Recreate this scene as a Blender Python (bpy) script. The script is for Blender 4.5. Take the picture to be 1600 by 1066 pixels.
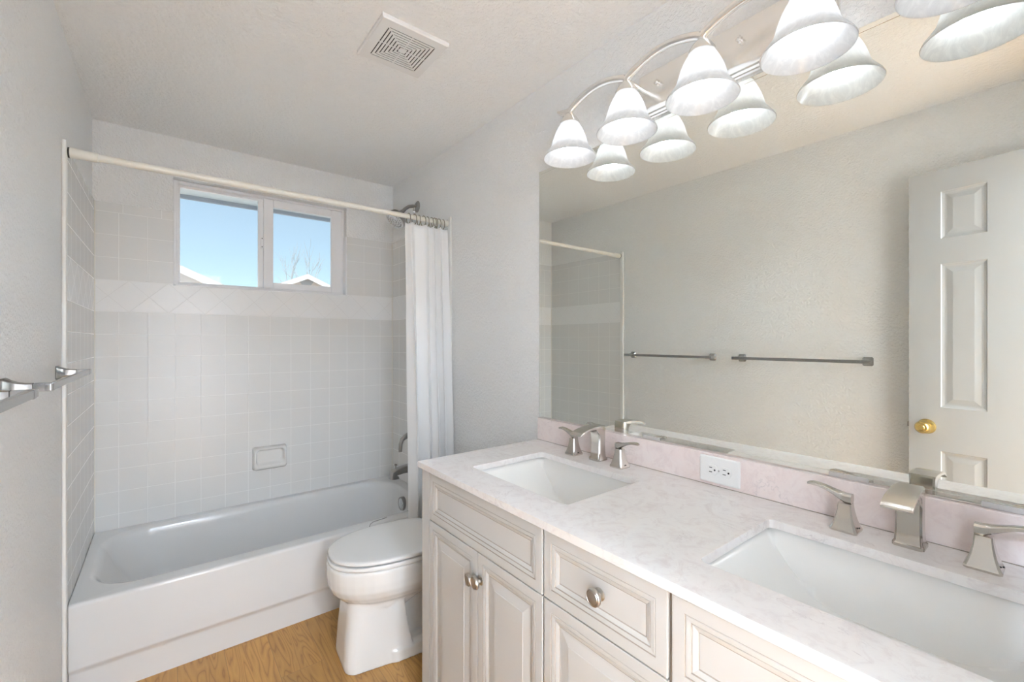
import bpy, bmesh, math, random
from mathutils import Vector, Matrix

# ------------------------------------------------------------------ clear, camera, world, lights, exposure
for o in list(bpy.data.objects):
    bpy.data.objects.remove(o, do_unlink=True)
S = bpy.context.scene
C = S.collection
PI = math.pi
R = math.radians

XL, XR = -0.2766, 1.2474          # left / right wall faces
YN, YF = -0.15, 2.9232            # near (doorway) wall and far (window) wall faces
ZC = 2.3561                       # ceiling
XM = 1.2414                       # mirror face

cam_d = bpy.data.cameras.new('camera')
cam = bpy.data.objects.new('camera', cam_d)
C.objects.link(cam)
cam_d.sensor_width = 36.0
cam_d.lens = 36.0 * 688.2 / 1600.0
cam_d.clip_start = 0.02
cam_d.clip_end = 300
cam.location = (0, 0, 1.2835)
cam.rotation_euler = (R(90), 0, -0.6671)
S.camera = cam

S.view_settings.view_transform = 'Standard'
S.view_settings.look = 'None'
S.view_settings.gamma = 1.0
S.view_settings.use_curve_mapping = False
S.view_settings.exposure = 0.2

W = bpy.data.worlds.new('sky')
S.world = W
W.use_nodes = True
wn = W.node_tree
wn.nodes.clear()
wo = wn.nodes.new('ShaderNodeOutputWorld')
wb = wn.nodes.new('ShaderNodeBackground')
ws = wn.nodes.new('ShaderNodeTexSky')
ws.sky_type = 'NISHITA'
ws.sun_disc = False
ws.sun_elevation = R(42)
ws.sun_rotation = R(170)
ws.altitude = 1600
ws.air_density = 1.0
ws.dust_density = 1.2
ws.ozone_density = 1.0
wmx = wn.nodes.new('ShaderNodeMix')
wmx.data_type = 'RGBA'
wmx.inputs[0].default_value = 0.58
wmx.inputs[7].default_value = (2.6, 3.15, 3.2, 1)      # thin high haze
wn.links.new(ws.outputs[0], wmx.inputs[6])
wn.links.new(wmx.outputs[2], wb.inputs[0])
wn.links.new(wb.outputs[0], wo.inputs[0])
wb.inputs[1].default_value = 0.205

sun_d = bpy.data.lights.new('sun', 'SUN')
sun_d.energy = 4.0
sun_d.angle = R(0.6)
sun_d.color = (1.0, 0.95, 0.88)
sun = bpy.data.objects.new('sun', sun_d)
C.objects.link(sun)
sun.location = (0, -10, 20)
sun.rotation_euler = (R(50), 0, R(-25))

BULB = 14.5        # vanity bulbs (emission)
SHADE = 0.0       # glow of the lit glass shades
FILL = 160.0       # added fill lamp in the unseen hall, facing the doorway
FILL_SIDE = 2150.0  # added fill lamp in the unseen hall, round the corner

try:
    cy = S.cycles
    cy.max_bounces = 14
    cy.diffuse_bounces = 7
    cy.glossy_bounces = 6
    cy.transmission_bounces = 10
    cy.transparent_max_bounces = 16
    cy.sample_clamp_indirect = 6.0
    cy.use_denoising = True
    cy.adaptive_threshold = 0.025
except Exception:
    pass


# ------------------------------------------------------------------ materials
def new_mat(name):
    m = bpy.data.materials.new(name)
    m.use_nodes = True
    nt = m.node_tree
    b = nt.nodes['Principled BSDF']
    return m, nt, b


def plain(name, col, rough=0.5, metal=0.0, spec=0.5, coat=0.0):
    m, nt, b = new_mat(name)
    b.inputs['Base Color'].default_value = (*col, 1)
    b.inputs['Roughness'].default_value = rough
    b.inputs['Metallic'].default_value = metal
    b.inputs['Specular IOR Level'].default_value = spec
    b.inputs['Coat Weight'].default_value = coat
    return m


def N(nt, kind, **kw):
    n = nt.nodes.new(kind)
    for k, v in kw.items():
        if k == 'ins':
            for i, x in v.items():
                n.inputs[i].default_value = x
        else:
            setattr(n, k, v)
    return n


def L(nt, a, b):
    nt.links.new(a, b)


def mth(nt, op, a, b=None, c=None, clamp=False):
    n = nt.nodes.new('ShaderNodeMath')
    n.operation = op
    n.use_clamp = clamp
    for i, v in enumerate((a, b, c)):
        if v is None:
            continue
        if isinstance(v, (int, float)):
            n.inputs[i].default_value = v
        else:
            L(nt, v, n.inputs[i])
    return n.outputs[0]


def ramp(nt, fac, stops):
    n = nt.nodes.new('ShaderNodeValToRGB')
    e = n.color_ramp.elements
    while len(e) > 1:
        e.remove(e[-1])
    e[0].position = stops[0][0]
    e[0].color = (*stops[0][1], 1)
    for p, c in stops[1:]:
        k = e.new(p)
        k.color = (*c, 1)
    L(nt, fac, n.inputs[0])
    return n.outputs[0]


def mixc(nt, fac, a, b):
    n = nt.nodes.new('ShaderNodeMix')
    n.data_type = 'RGBA'
    for sock, v in ((n.inputs[0], fac), (n.inputs[6], a), (n.inputs[7], b)):
        if isinstance(v, (int, float)):
            sock.default_value = v
        elif isinstance(v, tuple):
            sock.default_value = (*v, 1)
        else:
            L(nt, v, sock)
    return n.outputs[2]


def pos(nt):
    return N(nt, 'ShaderNodeNewGeometry').outputs['Position']


def noise(nt, vec, scale, detail=2.0, rough=0.5, dist=0.0):
    n = N(nt, 'ShaderNodeTexNoise')
    n.inputs['Scale'].default_value = scale
    n.inputs['Detail'].default_value = detail
    n.inputs['Roughness'].default_value = rough
    n.inputs['Distortion'].default_value = dist
    L(nt, vec, n.inputs['Vector'])
    return n.outputs[0]


def bump(nt, b, h, strength, dist):
    n = N(nt, 'ShaderNodeBump')
    n.inputs['Strength'].default_value = strength
    n.inputs['Distance'].default_value = dist
    L(nt, h, n.inputs['Height'])
    L(nt, n.outputs[0], b.inputs['Normal'])


def textured_paint(name, col, scale, rough, strength, dist):
    m, nt, b = new_mat(name)
    b.inputs['Base Color'].default_value = (*col, 1)
    b.inputs['Roughness'].default_value = rough
    p = pos(nt)
    n1 = noise(nt, p, scale, 3.0, 0.55)
    n2 = noise(nt, p, scale * 2.7, 2.0, 0.5)
    f = ramp(nt, n1, [(0.40, (0, 0, 0)), (0.62, (1, 1, 1))])
    h = mth(nt, 'ADD', mth(nt, 'MULTIPLY', f, 0.75), mth(nt, 'MULTIPLY', n2, 0.35))
    bump(nt, b, h, strength, dist)
    return m


M = {}
M['wall'] = textured_paint('wall_paint', (0.885, 0.887, 0.878), 95, 0.36, 0.8, 0.003)
M['ceiling'] = textured_paint('ceiling_paint', (0.935, 0.937, 0.93), 62, 0.6, 0.7, 0.0035)
M['trim'] = plain('trim_paint', (0.78, 0.775, 0.75), 0.35)
M['tub'] = plain('tub_enamel', (0.775, 0.77, 0.757), 0.12)
M['porcelain'] = plain('porcelain', (0.83, 0.82, 0.79), 0.10)
M['seat'] = plain('seat_plastic', (0.84, 0.835, 0.815), 0.22)
M['sink'] = plain('sink_porcelain', (0.86, 0.85, 0.82), 0.12)
M['vinyl'] = plain('window_vinyl', (0.92, 0.92, 0.93), 0.3)
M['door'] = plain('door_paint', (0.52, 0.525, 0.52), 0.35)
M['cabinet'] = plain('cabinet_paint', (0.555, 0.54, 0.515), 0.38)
M['glaze'] = plain('brown_glaze', (0.34, 0.295, 0.25), 0.5)
M['gap'] = plain('cabinet_inside', (0.22, 0.18, 0.14), 0.7)
M['nickel'] = plain('brushed_nickel', (0.62, 0.59, 0.545), 0.2, 1.0)
M['knob'] = plain('aged_nickel', (0.50, 0.475, 0.44), 0.3, 1.0)
M['satin'] = plain('satin_nickel', (0.88, 0.865, 0.84), 0.24, 1.0)
M['pewter'] = plain('pewter', (0.36, 0.345, 0.325), 0.3, 1.0)
M['steel'] = plain('towel_bar_steel', (0.36, 0.355, 0.345), 0.25, 1.0)
M['chrome'] = plain('chrome', (0.72, 0.72, 0.72), 0.1, 1.0)
M['brass'] = plain('brass', (0.72, 0.52, 0.20), 0.16, 1.0)
M['black'] = plain('black', (0.02, 0.02, 0.02), 0.6)
M['dark'] = plain('dark_void', (0.06, 0.055, 0.05), 0.8)
M['rod'] = plain('rod_enamel', (0.80, 0.775, 0.70), 0.35)
M['tile_trim'] = plain('tile_trim', (0.84, 0.832, 0.80), 0.35)
M['ring'] = plain('ring_bronze', (0.30, 0.27, 0.21), 0.35, 0.8)
M['white'] = plain('white_plastic', (0.84, 0.835, 0.82), 0.3)
M['rim_line'] = plain('grey_line', (0.36, 0.35, 0.34), 0.6)
M['soffit'] = plain('soffit_paint', (0.90, 0.90, 0.92), 0.6)
M['fascia'] = plain('fascia_grey', (0.42, 0.45, 0.52), 0.6)
M['siding'] = plain('house_siding', (0.80, 0.68, 0.62), 0.8)
M['house_trim'] = plain('house_trim', (0.80, 0.78, 0.78), 0.7)
M['roof'] = plain('house_shingle', (0.52, 0.50, 0.51), 0.9)
M['bark'] = plain('bark', (0.50, 0.53, 0.56), 0.9)
M['ground'] = plain('pale_ground', (0.72, 0.71, 0.68), 0.9)
M['hose'] = plain('hall_paint', (0.92, 0.925, 0.92), 0.5)


def mk_mirror():
    m, nt, b = new_mat('mirror_silver')
    b.inputs['Base Color'].default_value = (0.89, 0.895, 0.84, 1)
    b.inputs['Metallic'].default_value = 1
    b.inputs['Roughness'].default_value = 0.0
    return m


def mk_glass():
    m, nt, b = new_mat('window_glass')
    nt.nodes.remove(b)
    out = nt.nodes['Material Output']
    t = N(nt, 'ShaderNodeBsdfTransparent')
    t.inputs[0].default_value = (0.95, 0.98, 0.98, 1)
    g = N(nt, 'ShaderNodeBsdfGlossy')
    g.inputs['Roughness'].default_value = 0.0
    lw = N(nt, 'ShaderNodeFresnel')
    lw.inputs[0].default_value = 1.3
    mx = N(nt, 'ShaderNodeMixShader')
    L(nt, lw.outputs[0], mx.inputs[0])
    L(nt, t.outputs[0], mx.inputs[1])
    L(nt, g.outputs[0], mx.inputs[2])
    L(nt, mx.outputs[0], out.inputs[0])
    return m


def mk_clip():
    m, nt, b = new_mat('clear_plastic')
    b.inputs['Base Color'].default_value = (0.50, 0.475, 0.455, 1)
    b.inputs['Roughness'].default_value = 0.3
    b.inputs['Transmission Weight'].default_value = 0.0
    b.inputs['IOR'].default_value = 1.3
    return m


def mk_shade():
    # alabaster swirl glass, lit from inside by its bulb
    m, nt, b = new_mat('alabaster_glass')
    nt.nodes.remove(b)
    out = nt.nodes['Material Output']
    tc = N(nt, 'ShaderNodeTexCoord')
    mp = N(nt, 'ShaderNodeMapping')
    mp.inputs['Scale'].default_value = (1, 1, 0.45)
    L(nt, tc.outputs['Object'], mp.inputs[0])
    n1 = noise(nt, mp.outputs[0], 26, 4, 0.6, 2.2)
    col = ramp(nt, n1, [(0.35, (0.86, 0.855, 0.84)), (0.55, (0.76, 0.755, 0.745)), (0.75, (0.85, 0.845, 0.83))])
    d = N(nt, 'ShaderNodeBsdfDiffuse')
    t = N(nt, 'ShaderNodeBsdfTranslucent')
    g = N(nt, 'ShaderNodeBsdfGlossy')
    g.inputs['Roughness'].default_value = 0.15
    L(nt, col, d.inputs[0])
    L(nt, col, t.inputs[0])
    m1 = N(nt, 'ShaderNodeMixShader')
    m1.inputs[0].default_value = 0.62
    L(nt, d.outputs[0], m1.inputs[1])
    L(nt, t.outputs[0], m1.inputs[2])
    m2 = N(nt, 'ShaderNodeMixShader')
    m2.inputs[0].default_value = 0.05
    L(nt, m1.outputs[0], m2.inputs[1])
    L(nt, g.outputs[0], m2.inputs[2])
    e = N(nt, 'ShaderNodeEmission')
    L(nt, col, e.inputs[0])
    e.inputs[1].default_value = SHADE
    a = N(nt, 'ShaderNodeAddShader')
    L(nt, m2.outputs[0], a.inputs[0])
    L(nt, e.outputs[0], a.inputs[1])
    L(nt, a.outputs[0], out.inputs[0])
    return m


def mk_emit(name, col, strength):
    m, nt, b = new_mat(name)
    nt.nodes.remove(b)
    e = N(nt, 'ShaderNodeEmission')
    e.inputs[0].default_value = (*col, 1)
    e.inputs[1].default_value = strength
    L(nt, e.outputs[0], nt.nodes['Material Output'].inputs[0])
    return m


def mk_curtain():
    m, nt, b = new_mat('curtain_cloth')
    out = nt.nodes['Material Output']
    b.inputs['Base Color'].default_value = (0.94, 0.94, 0.935, 1)
    b.inputs['Roughness'].default_value = 0.75
    t = N(nt, 'ShaderNodeBsdfTranslucent')
    t.inputs[0].default_value = (0.94, 0.94, 0.94, 1)
    mx = N(nt, 'ShaderNodeMixShader')
    mx.inputs[0].default_value = 0.12
    L(nt, b.outputs[0], mx.inputs[1])
    L(nt, t.outputs[0], mx.inputs[2])
    L(nt, mx.outputs[0], out.inputs[0])
    return m


TILE = 0.111
ZT1, ZT2, ZT3, ZT4 = 1.4279, 1.5836, 1.9168, 1.9618


def mk_tile(name, axis, off, doff):
    """glazed wall tile: square field, diamond band, square field, cap row"""
    m, nt, b = new_mat(name)
    p = pos(nt)
    s = N(nt, 'ShaderNodeSeparateXYZ')
    L(nt, p, s.inputs[0])
    u = mth(nt, 'SUBTRACT', s.outputs[axis], off)
    ud = mth(nt, 'SUBTRACT', s.outputs[axis], doff)
    z = s.outputs[2]
    gw = 0.0017

    def line(v, pitch):           # 1 on the joint, 0 on the tile face
        d = mth(nt, 'PINGPONG', v, pitch * 0.5)
        return mth(nt, 'SUBTRACT', 1.0, mth(nt, 'DIVIDE', d, gw, clamp=True), clamp=True)
    zl = mth(nt, 'SUBTRACT', z, ZT1)
    gl = mth(nt, 'MAXIMUM', line(u, TILE), line(zl, TILE))
    zu = mth(nt, 'SUBTRACT', z, ZT2)
    gu = mth(nt, 'MAXIMUM', line(u, TILE), line(zu, TILE))
    uc = mth(nt, 'SUBTRACT', u, TILE * 0.5)
    gc = line(mth(nt, 'MULTIPLY', uc, 1.0), TILE * 1.36)
    zd = mth(nt, 'SUBTRACT', z, ZT1)
    r2 = 0.70710678
    a1 = mth(nt, 'MULTIPLY', mth(nt, 'ADD', ud, zd), r2)
    a2 = mth(nt, 'MULTIPLY', mth(nt, 'SUBTRACT', ud, zd), r2)
    pd = (ZT2 - ZT1) * r2
    gd = mth(nt, 'MAXIMUM', line(a1, pd), line(a2, pd))
    in_d = mth(nt, 'MULTIPLY', mth(nt, 'GREATER_THAN', z, ZT1), mth(nt, 'LESS_THAN', z, ZT2))
    in_u = mth(nt, 'MULTIPLY', mth(nt, 'GREATER_THAN', z, ZT2), mth(nt, 'LESS_THAN', z, ZT3))
    in_c = mth(nt, 'GREATER_THAN', z, ZT3)
    in_l = mth(nt, 'LESS_THAN', z, ZT1)
    edges = [line(mth(nt, 'SUBTRACT', z, q), 50.0) for q in (ZT1, ZT2, ZT3)]
    g = mth(nt, 'MULTIPLY', gl, in_l)
    g = mth(nt, 'ADD', g, mth(nt, 'MULTIPLY', gd, in_d))
    g = mth(nt, 'ADD', g, mth(nt, 'MULTIPLY', gu, in_u))
    g = mth(nt, 'ADD', g, mth(nt, 'MULTIPLY', gc, in_c))
    for e in edges:
        g = mth(nt, 'MAXIMUM', g, e)
    g = mth(nt, 'MINIMUM', g, 1.0)
    field = (0.79, 0.785, 0.765)
    band = (0.90, 0.90, 0.893)
    col = mixc(nt, in_d, field, band)
    grout = mixc(nt, in_d, (0.91, 0.908, 0.89), (0.74, 0.735, 0.72))
    col = mixc(nt, g, col, grout)
    L(nt, col, b.inputs['Base Color'])
    rg = mth(nt, 'ADD', 0.26, mth(nt, 'MULTIPLY', g, 0.2))
    L(nt, rg, b.inputs['Roughness'])
    h = mth(nt, 'SUBTRACT', 1.0, g)
    wav = noise(nt, p, 9.0, 1.0)
    h = mth(nt, 'ADD', h, mth(nt, 'MULTIPLY', wav, 0.5))
    bump(nt, b, h, 0.35, 0.0012)
    return m


def mk_stone(name, pink):
    m, nt, b = new_mat(name)
    p = pos(nt)
    n1 = noise(nt, p, 2.6, 6, 0.6, 0.8)
    n2 = noise(nt, p, 8.0, 6, 0.65, 1.2)
    white = (0.82, 0.79, 0.765)
    rose = (0.81, 0.69, 0.66) if pink else (0.80, 0.745, 0.725)
    base = (0.85, 0.755, 0.725) if pink else white
    f = ramp(nt, n1, [(0.38, (0, 0, 0)), (0.66, (1, 1, 1))])
    col = mixc(nt, f, base, rose)
    f2 = ramp(nt, n2, [(0.45, (0, 0, 0)), (0.75, (0.55, 0.55, 0.55))])
    col = mixc(nt, f2, col, (0.86, 0.82, 0.795) if pink else (0.86, 0.835, 0.81))
    # thin grey-violet veins where a warped noise crosses its middle value
    mp = N(nt, 'ShaderNodeMapping')
    mp.inputs['Rotation'].default_value = (0.3, 0.2, 0.7)
    mp.inputs['Scale'].default_value = (3.4, 1.3, 2.6)
    L(nt, p, mp.inputs[0])
    v = noise(nt, mp.outputs[0], 1.7, 7, 0.62, 1.0)
    d = mth(nt, 'ABSOLUTE', mth(nt, 'SUBTRACT', v, 0.5))
    vein = mth(nt, 'SUBTRACT', 1.0, mth(nt, 'DIVIDE', d, 0.006, clamp=True), clamp=True)
    gate = ramp(nt, noise(nt, p, 5.0, 2), [(0.48, (0, 0, 0)), (0.62, (1, 1, 1))])
    vein = mth(nt, 'MULTIPLY', mth(nt, 'MULTIPLY', vein, gate), 0.55)
    col = mixc(nt, vein, col, (0.50, 0.44, 0.44))
    mot = ramp(nt, noise(nt, p, 22.0, 5, 0.7, 1.5), [(0.48, (0, 0, 0)), (0.70, (0.75, 0.75, 0.75))])
    col = mixc(nt, mot, col, (0.70, 0.635, 0.62) if not pink else (0.74, 0.62, 0.60))
    L(nt, col, b.inputs['Base Color'])
    b.inputs['Roughness'].default_value = 0.16
    return m


def mk_floor():
    """wood-look planks running towards the tub, oak grain with loops"""
    m, nt, b = new_mat('oak_plank')
    p = pos(nt)
    s = N(nt, 'ShaderNodeSeparateXYZ')
    L(nt, p, s.inputs[0])
    x, y = s.outputs[0], s.outputs[1]
    PW, PL = 0.155, 0.92
    xi = mth(nt, 'DIVIDE', mth(nt, 'SUBTRACT', x, 0.347 - 6 * PW), PW)
    ix = mth(nt, 'FLOOR', xi)
    wn_ = N(nt, 'ShaderNodeTexWhiteNoise', noise_dimensions='1D')
    L(nt, ix, wn_.inputs['W'])
    r1 = wn_.outputs['Value']
    yo = mth(nt, 'ADD', mth(nt, 'SUBTRACT', y, 1.862), mth(nt, 'MULTIPLY', mth(nt, 'MODULO', mth(nt, 'ABSOLUTE', ix), 3.0), PL / 3))
    yi = mth(nt, 'DIVIDE', yo, PL)
    iy = mth(nt, 'FLOOR', yi)
    cmb = N(nt, 'ShaderNodeCombineXYZ')
    L(nt, ix, cmb.inputs[0])
    L(nt, iy, cmb.inputs[1])
    w2 = N(nt, 'ShaderNodeTexWhiteNoise', noise_dimensions='2D')
    L(nt, cmb.outputs[0], w2.inputs['Vector'])
    rnd = w2.outputs['Value']
    # grain coordinate, shifted per plank
    gx = mth(nt, 'MULTIPLY', x, 13.0)
    gy = mth(nt, 'ADD', mth(nt, 'MULTIPLY', y, 1.5), mth(nt, 'MULTIPLY', rnd, 37.0))
    gv = N(nt, 'ShaderNodeCombineXYZ')
    L(nt, gx, gv.inputs[0])
    L(nt, gy, gv.inputs[1])
    L(nt, mth(nt, 'MULTIPLY', rnd, 11.0), gv.inputs[2])
    n1 = noise(nt, gv.outputs[0], 1.1, 2.0, 0.5, 0.4)
    rings = mth(nt, 'PINGPONG', mth(nt, 'MULTIPLY', n1, 24.0), 1.0)
    fv = N(nt, 'ShaderNodeCombineXYZ')
    L(nt, mth(nt, 'MULTIPLY', x, 260.0), fv.inputs[0])
    L(nt, mth(nt, 'MULTIPLY', y, 9.0), fv.inputs[1])
    L(nt, rnd, fv.inputs[2])
    fib = noise(nt, fv.outputs[0], 1.0, 3.0, 0.6)
    c1 = ramp(nt, rings, [(0.0, (0.34, 0.155, 0.040)), (0.25, (0.50, 0.255, 0.066)), (1.0, (0.58, 0.31, 0.085))])
    c2 = mixc(nt, mth(nt, 'MULTIPLY', fib, 0.5), c1, (0.31, 0.155, 0.05))
    big = noise(nt, gv.outputs[0], 0.9, 3.0, 0.5, 0.2)
    c3 = mixc(nt, ramp(nt, big, [(0.62, (0, 0, 0)), (0.75, (0.6, 0.6, 0.6))]), c2, (0.30, 0.165, 0.07))
    hs = N(nt, 'ShaderNodeHueSaturation')
    L(nt, c3, hs.inputs['Color'])
    L(nt, mth(nt, 'ADD', 0.86, mth(nt, 'MULTIPLY', rnd, 0.28)), hs.inputs['Value'])
    fx = mth(nt, 'PINGPONG', xi, 0.5)
    fy = mth(nt, 'PINGPONG', yi, 0.5)
    sx = mth(nt, 'SUBTRACT', 1.0, mth(nt, 'DIVIDE', fx, 0.011, clamp=True), clamp=True)
    sy = mth(nt, 'SUBTRACT', 1.0, mth(nt, 'DIVIDE', fy, 0.0018, clamp=True), clamp=True)
    seam = mth(nt, 'MAXIMUM', sx, sy)
    col = mixc(nt, mth(nt, 'MULTIPLY', seam, 0.65), hs.outputs[0], (0.20, 0.12, 0.06))
    L(nt, col, b.inputs['Base Color'])
    b.inputs['Roughness'].default_value = 0.42
    bump(nt, b, mth(nt, 'SUBTRACT', 1.0, seam), 0.3, 0.001)
    return m


M['mirror'] = mk_mirror()
M['glass'] = mk_glass()
M['clip'] = mk_clip()
M['shade'] = mk_shade()
M['bulb'] = mk_emit('lit_bulb', (0.89, 0.965, 1.08), BULB)
M['fill_glow'] = mk_emit('fill_lamp_glow', (0.785, 0.94, 1.15), FILL)
M['fill_glow_side'] = mk_emit('fill_side_lamp_glow', (0.785, 0.94, 1.15), FILL_SIDE)
M['curtain'] = mk_curtain()
M['tile_far'] = mk_tile('tile_far_wall', 0, -0.0693, -0.142)
M['tile_side'] = mk_tile('tile_side_wall', 1, YF - 0.012 - 0.105, YF - 0.06)
M['stone'] = mk_stone('quartzite', False)
M['stone_pink'] = mk_stone('rose_quartzite', True)
M['floor'] = mk_floor()


# ------------------------------------------------------------------ mesh builder and scene tree
class MB:
    def __init__(self):
        self.v, self.f, self.m = [], [], []

    def add(self, vs, fs, mat=0):
        k = len(self.v)
        self.v += [tuple(p) for p in vs]
        self.f += [tuple(i + k for i in f) for f in fs]
        self.m += [mat] * len(fs)
        return self

    def box(self, x0, x1, y0, y1, z0, z1, mat=0):
        return self.add([(x0, y0, z0), (x1, y0, z0), (x1, y1, z0), (x0, y1, z0),
                         (x0, y0, z1), (x1, y0, z1), (x1, y1, z1), (x0, y1, z1)],
                        [(0, 3, 2, 1), (4, 5, 6, 7), (0, 1, 5, 4), (1, 2, 6, 5), (2, 3, 7, 6), (3, 0, 4, 7)], mat)

    def loft(self, rings, mat=0, caps=(True, True), closed=True):
        n = len(rings[0])
        vs = [p for r in rings for p in r]
        fs = []
        for i in range(len(rings) - 1):
            for j in range(n if closed else n - 1):
                a, b2 = i * n + j, i * n + (j + 1) % n
                fs.append((a, b2, b2 + n, a + n))
        if caps[0]:
            fs.append(tuple(reversed(range(n))))
        if caps[1]:
            k = (len(rings) - 1) * n
            fs.append(tuple(range(k, k + n)))
        return self.add(vs, fs, mat)

    def lathe(self, prof, c, axis='z', n=32, mat=0, caps=(False, False)):
        rings = []
        for r, h in prof:
            ring = []
            for j in range(n):
                a = 2 * PI * j / n
                ca, sa = r * math.cos(a), r * math.sin(a)
                if axis == 'z':
                    ring.append((c[0] + ca, c[1] + sa, c[2] + h))
                elif axis == 'x':
                    ring.append((c[0] + h, c[1] + ca, c[2] + sa))
                else:
                    ring.append((c[0] + sa, c[1] + h, c[2] + ca))
            rings.append(ring)
        return self.loft(rings, mat, caps)

    def tube(self, path, rad, n=12, mat=0, caps=(True, True), flat=1.0):
        pts = [Vector(p) for p in path]
        rads = rad if isinstance(rad, (list, tuple)) else [rad] * len(pts)
        rings = []
        up = None
        for i, p in enumerate(pts):
            a = pts[max(i - 1, 0)]
            b2 = pts[min(i + 1, len(pts) - 1)]
            t = (b2 - a).normalized()
            if up is None:
                ref = Vector((0, 0, 1)) if abs(t.z) < 0.9 else Vector((1, 0, 0))
                up = (ref - t * ref.dot(t)).normalized()
            else:
                up = (up - t * up.dot(t)).normalized()
            sd = t.cross(up)
            rings.append([p + (sd * math.cos(2 * PI * j / n) + up * math.sin(2 * PI * j / n) * flat) * rads[i] for j in range(n)])
        return self.loft(rings, mat, caps)

    def build(self, name, mats, parent=None, smooth=True, bevel=0.0, seg=2, ang=35, xf=None, normals=True, weighted=True):
        if not isinstance(mats, (list, tuple)):
            mats = [mats]
        vs = [xf(Vector(p)) for p in self.v] if xf else [Vector(p) for p in self.v]
        lo = Vector((min(p.x for p in vs), min(p.y for p in vs), min(p.z for p in vs)))
        hi = Vector((max(p.x for p in vs), max(p.y for p in vs), max(p.z for p in vs)))
        org = Vector(((lo.x + hi.x) / 2, (lo.y + hi.y) / 2, lo.z))
        me = bpy.data.meshes.new(name)
        me.from_pydata([p - org for p in vs], [], self.f)
        for mt in mats:
            me.materials.append(mt)
        for i, pl in enumerate(me.polygons):
            pl.material_index = self.m[i]
        bm = bmesh.new()
        bm.from_mesh(me)
        if normals:
            bmesh.ops.recalc_face_normals(bm, faces=bm.faces)
        if bevel > 0:
            es = [e for e in bm.edges if len(e.link_faces) == 2 and e.calc_face_angle(0) > R(30)]
            bmesh.ops.bevel(bm, geom=es, offset=bevel, segments=seg, profile=0.5, affect='EDGES', clamp_overlap=True)
        bm.to_mesh(me)
        bm.free()
        if smooth:
            for pl in me.polygons:
                pl.use_smooth = True
            me.set_sharp_from_angle(angle=R(ang))
        o = bpy.data.objects.new(name, me)
        C.objects.link(o)
        if smooth and weighted:
            wm = o.modifiers.new('normals', 'WEIGHTED_NORMAL')
            wm.keep_sharp = True
        if parent is not None:
            o.parent = parent
            o.location = org - world_loc(parent)
        else:
            o.location = org
        return o


def world_loc(o):
    l = Vector(o.location)
    return l + world_loc(o.parent) if o.parent else l


def tag(o, label, cat, group=None, kind=None):
    o['label'] = label
    o['category'] = cat
    if group:
        o['group'] = group
    if kind:
        o['kind'] = kind
    return o


def thing(name, label, cat, loc, group=None):
    o = bpy.data.objects.new(name, None)
    o.empty_display_size = 0.05
    C.objects.link(o)
    o.location = loc
    return tag(o, label, cat, group)


def struct(o, label=None, cat=None):
    o['kind'] = 'structure'
    if label:
        o['label'] = label
        o['category'] = cat
    return o


def rrect(x0, x1, y0, y1, r, z, k=6):
    """rounded rectangle ring in plan, 4*(k+1) points, anticlockwise"""
    out = []
    for cx, cyy, a0 in ((x1 - r, y1 - r, 0), (x0 + r, y1 - r, 90), (x0 + r, y0 + r, 180), (x1 - r, y0 + r, 270)):
        for i in range(k + 1):
            a = R(a0 + 90 * i / k)
            out.append((cx + r * math.cos(a), cyy + r * math.sin(a), z))
    return out


def rotx(c, ang):
    ca, sa = math.cos(ang), math.sin(ang)

    def f(p):
        dx, dy = p.x - c[0], p.y - c[1]
        return Vector((c[0] + dx * ca - dy * sa, c[1] + dx * sa + dy * ca, p.z))
    return f


# ------------------------------------------------------------------ room shell
T = 0.12
struct(MB().box(-1.6, 2.4, -1.62, YF + 0.15, -0.12, 0).build('floor', M['floor'], smooth=False),
       'oak-look plank floor in front of the white tub', 'floor')
struct(MB().box(-1.6, 2.4, -1.62, YF + 0.15, ZC, ZC + 0.12).build('ceiling', M['ceiling'], smooth=False),
       'textured off-white ceiling above the whole bathroom', 'ceiling')
struct(MB().box(XL - T, XL, YN - T, YF + 0.15, 0, ZC).build('wall_left', M['wall'], smooth=False),
       'textured grey-white wall on the left with two towel bars', 'wall')
struct(MB().box(XR, XR + T, YN - T, YF + 0.15, 0, ZC).build('wall_right', M['wall'], smooth=False),
       'textured grey-white wall behind the mirror and vanity', 'wall')
WX0, WX1, WZ0, WZ1 = 0.034, 0.929, 1.576, 2.1500
w = MB()
w.box(XL, WX0, YF, YF + 0.15, 0, ZC)
w.box(WX1, XR, YF, YF + 0.15, 0, ZC)
w.box(WX0, WX1, YF, YF + 0.15, 0, WZ0)
w.box(WX0, WX1, YF, YF + 0.15, WZ1, ZC)
struct(w.build('wall_far', M['wall'], smooth=False), 'painted wall around the window above the tub', 'wall')
DX0, DX1, DZ = -0.10, 0.515, 2.055
w = MB()
w.box(XL, DX0, YN - T, YN, 0, ZC)
w.box(DX1, XR, YN - T, YN, 0, ZC)
w.box(DX0, DX1, YN - T, YN, DZ, ZC)
struct(w.build('wall_near', M['wall'], smooth=False), 'painted wall with the doorway the photo is taken from', 'wall')
w = MB()
w.box(-1.6, 2.4, -1.62, -1.5, 0, ZC)
w.box(-1.6, -1.48, -1.5, YN - T, 0, ZC)
w.box(2.28, 2.4, -1.5, YN - T, 0, ZC)
w.box(-1.48, XL - T, YN - T - 0.02, YN - T, 0, ZC)
w.box(XR + T, 2.28, YN - T - 0.02, YN - T, 0, ZC)
struct(w.build('wall_hall', M['hose'], smooth=False), 'painted walls of the hall behind the doorway', 'wall')
struct(MB().box(XL, XL + 0.012, YN, 2.115, 0, 0.085).build('baseboard_left', M['trim'], bevel=0.003),
       'white baseboard along the left wall', 'baseboard')
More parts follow.
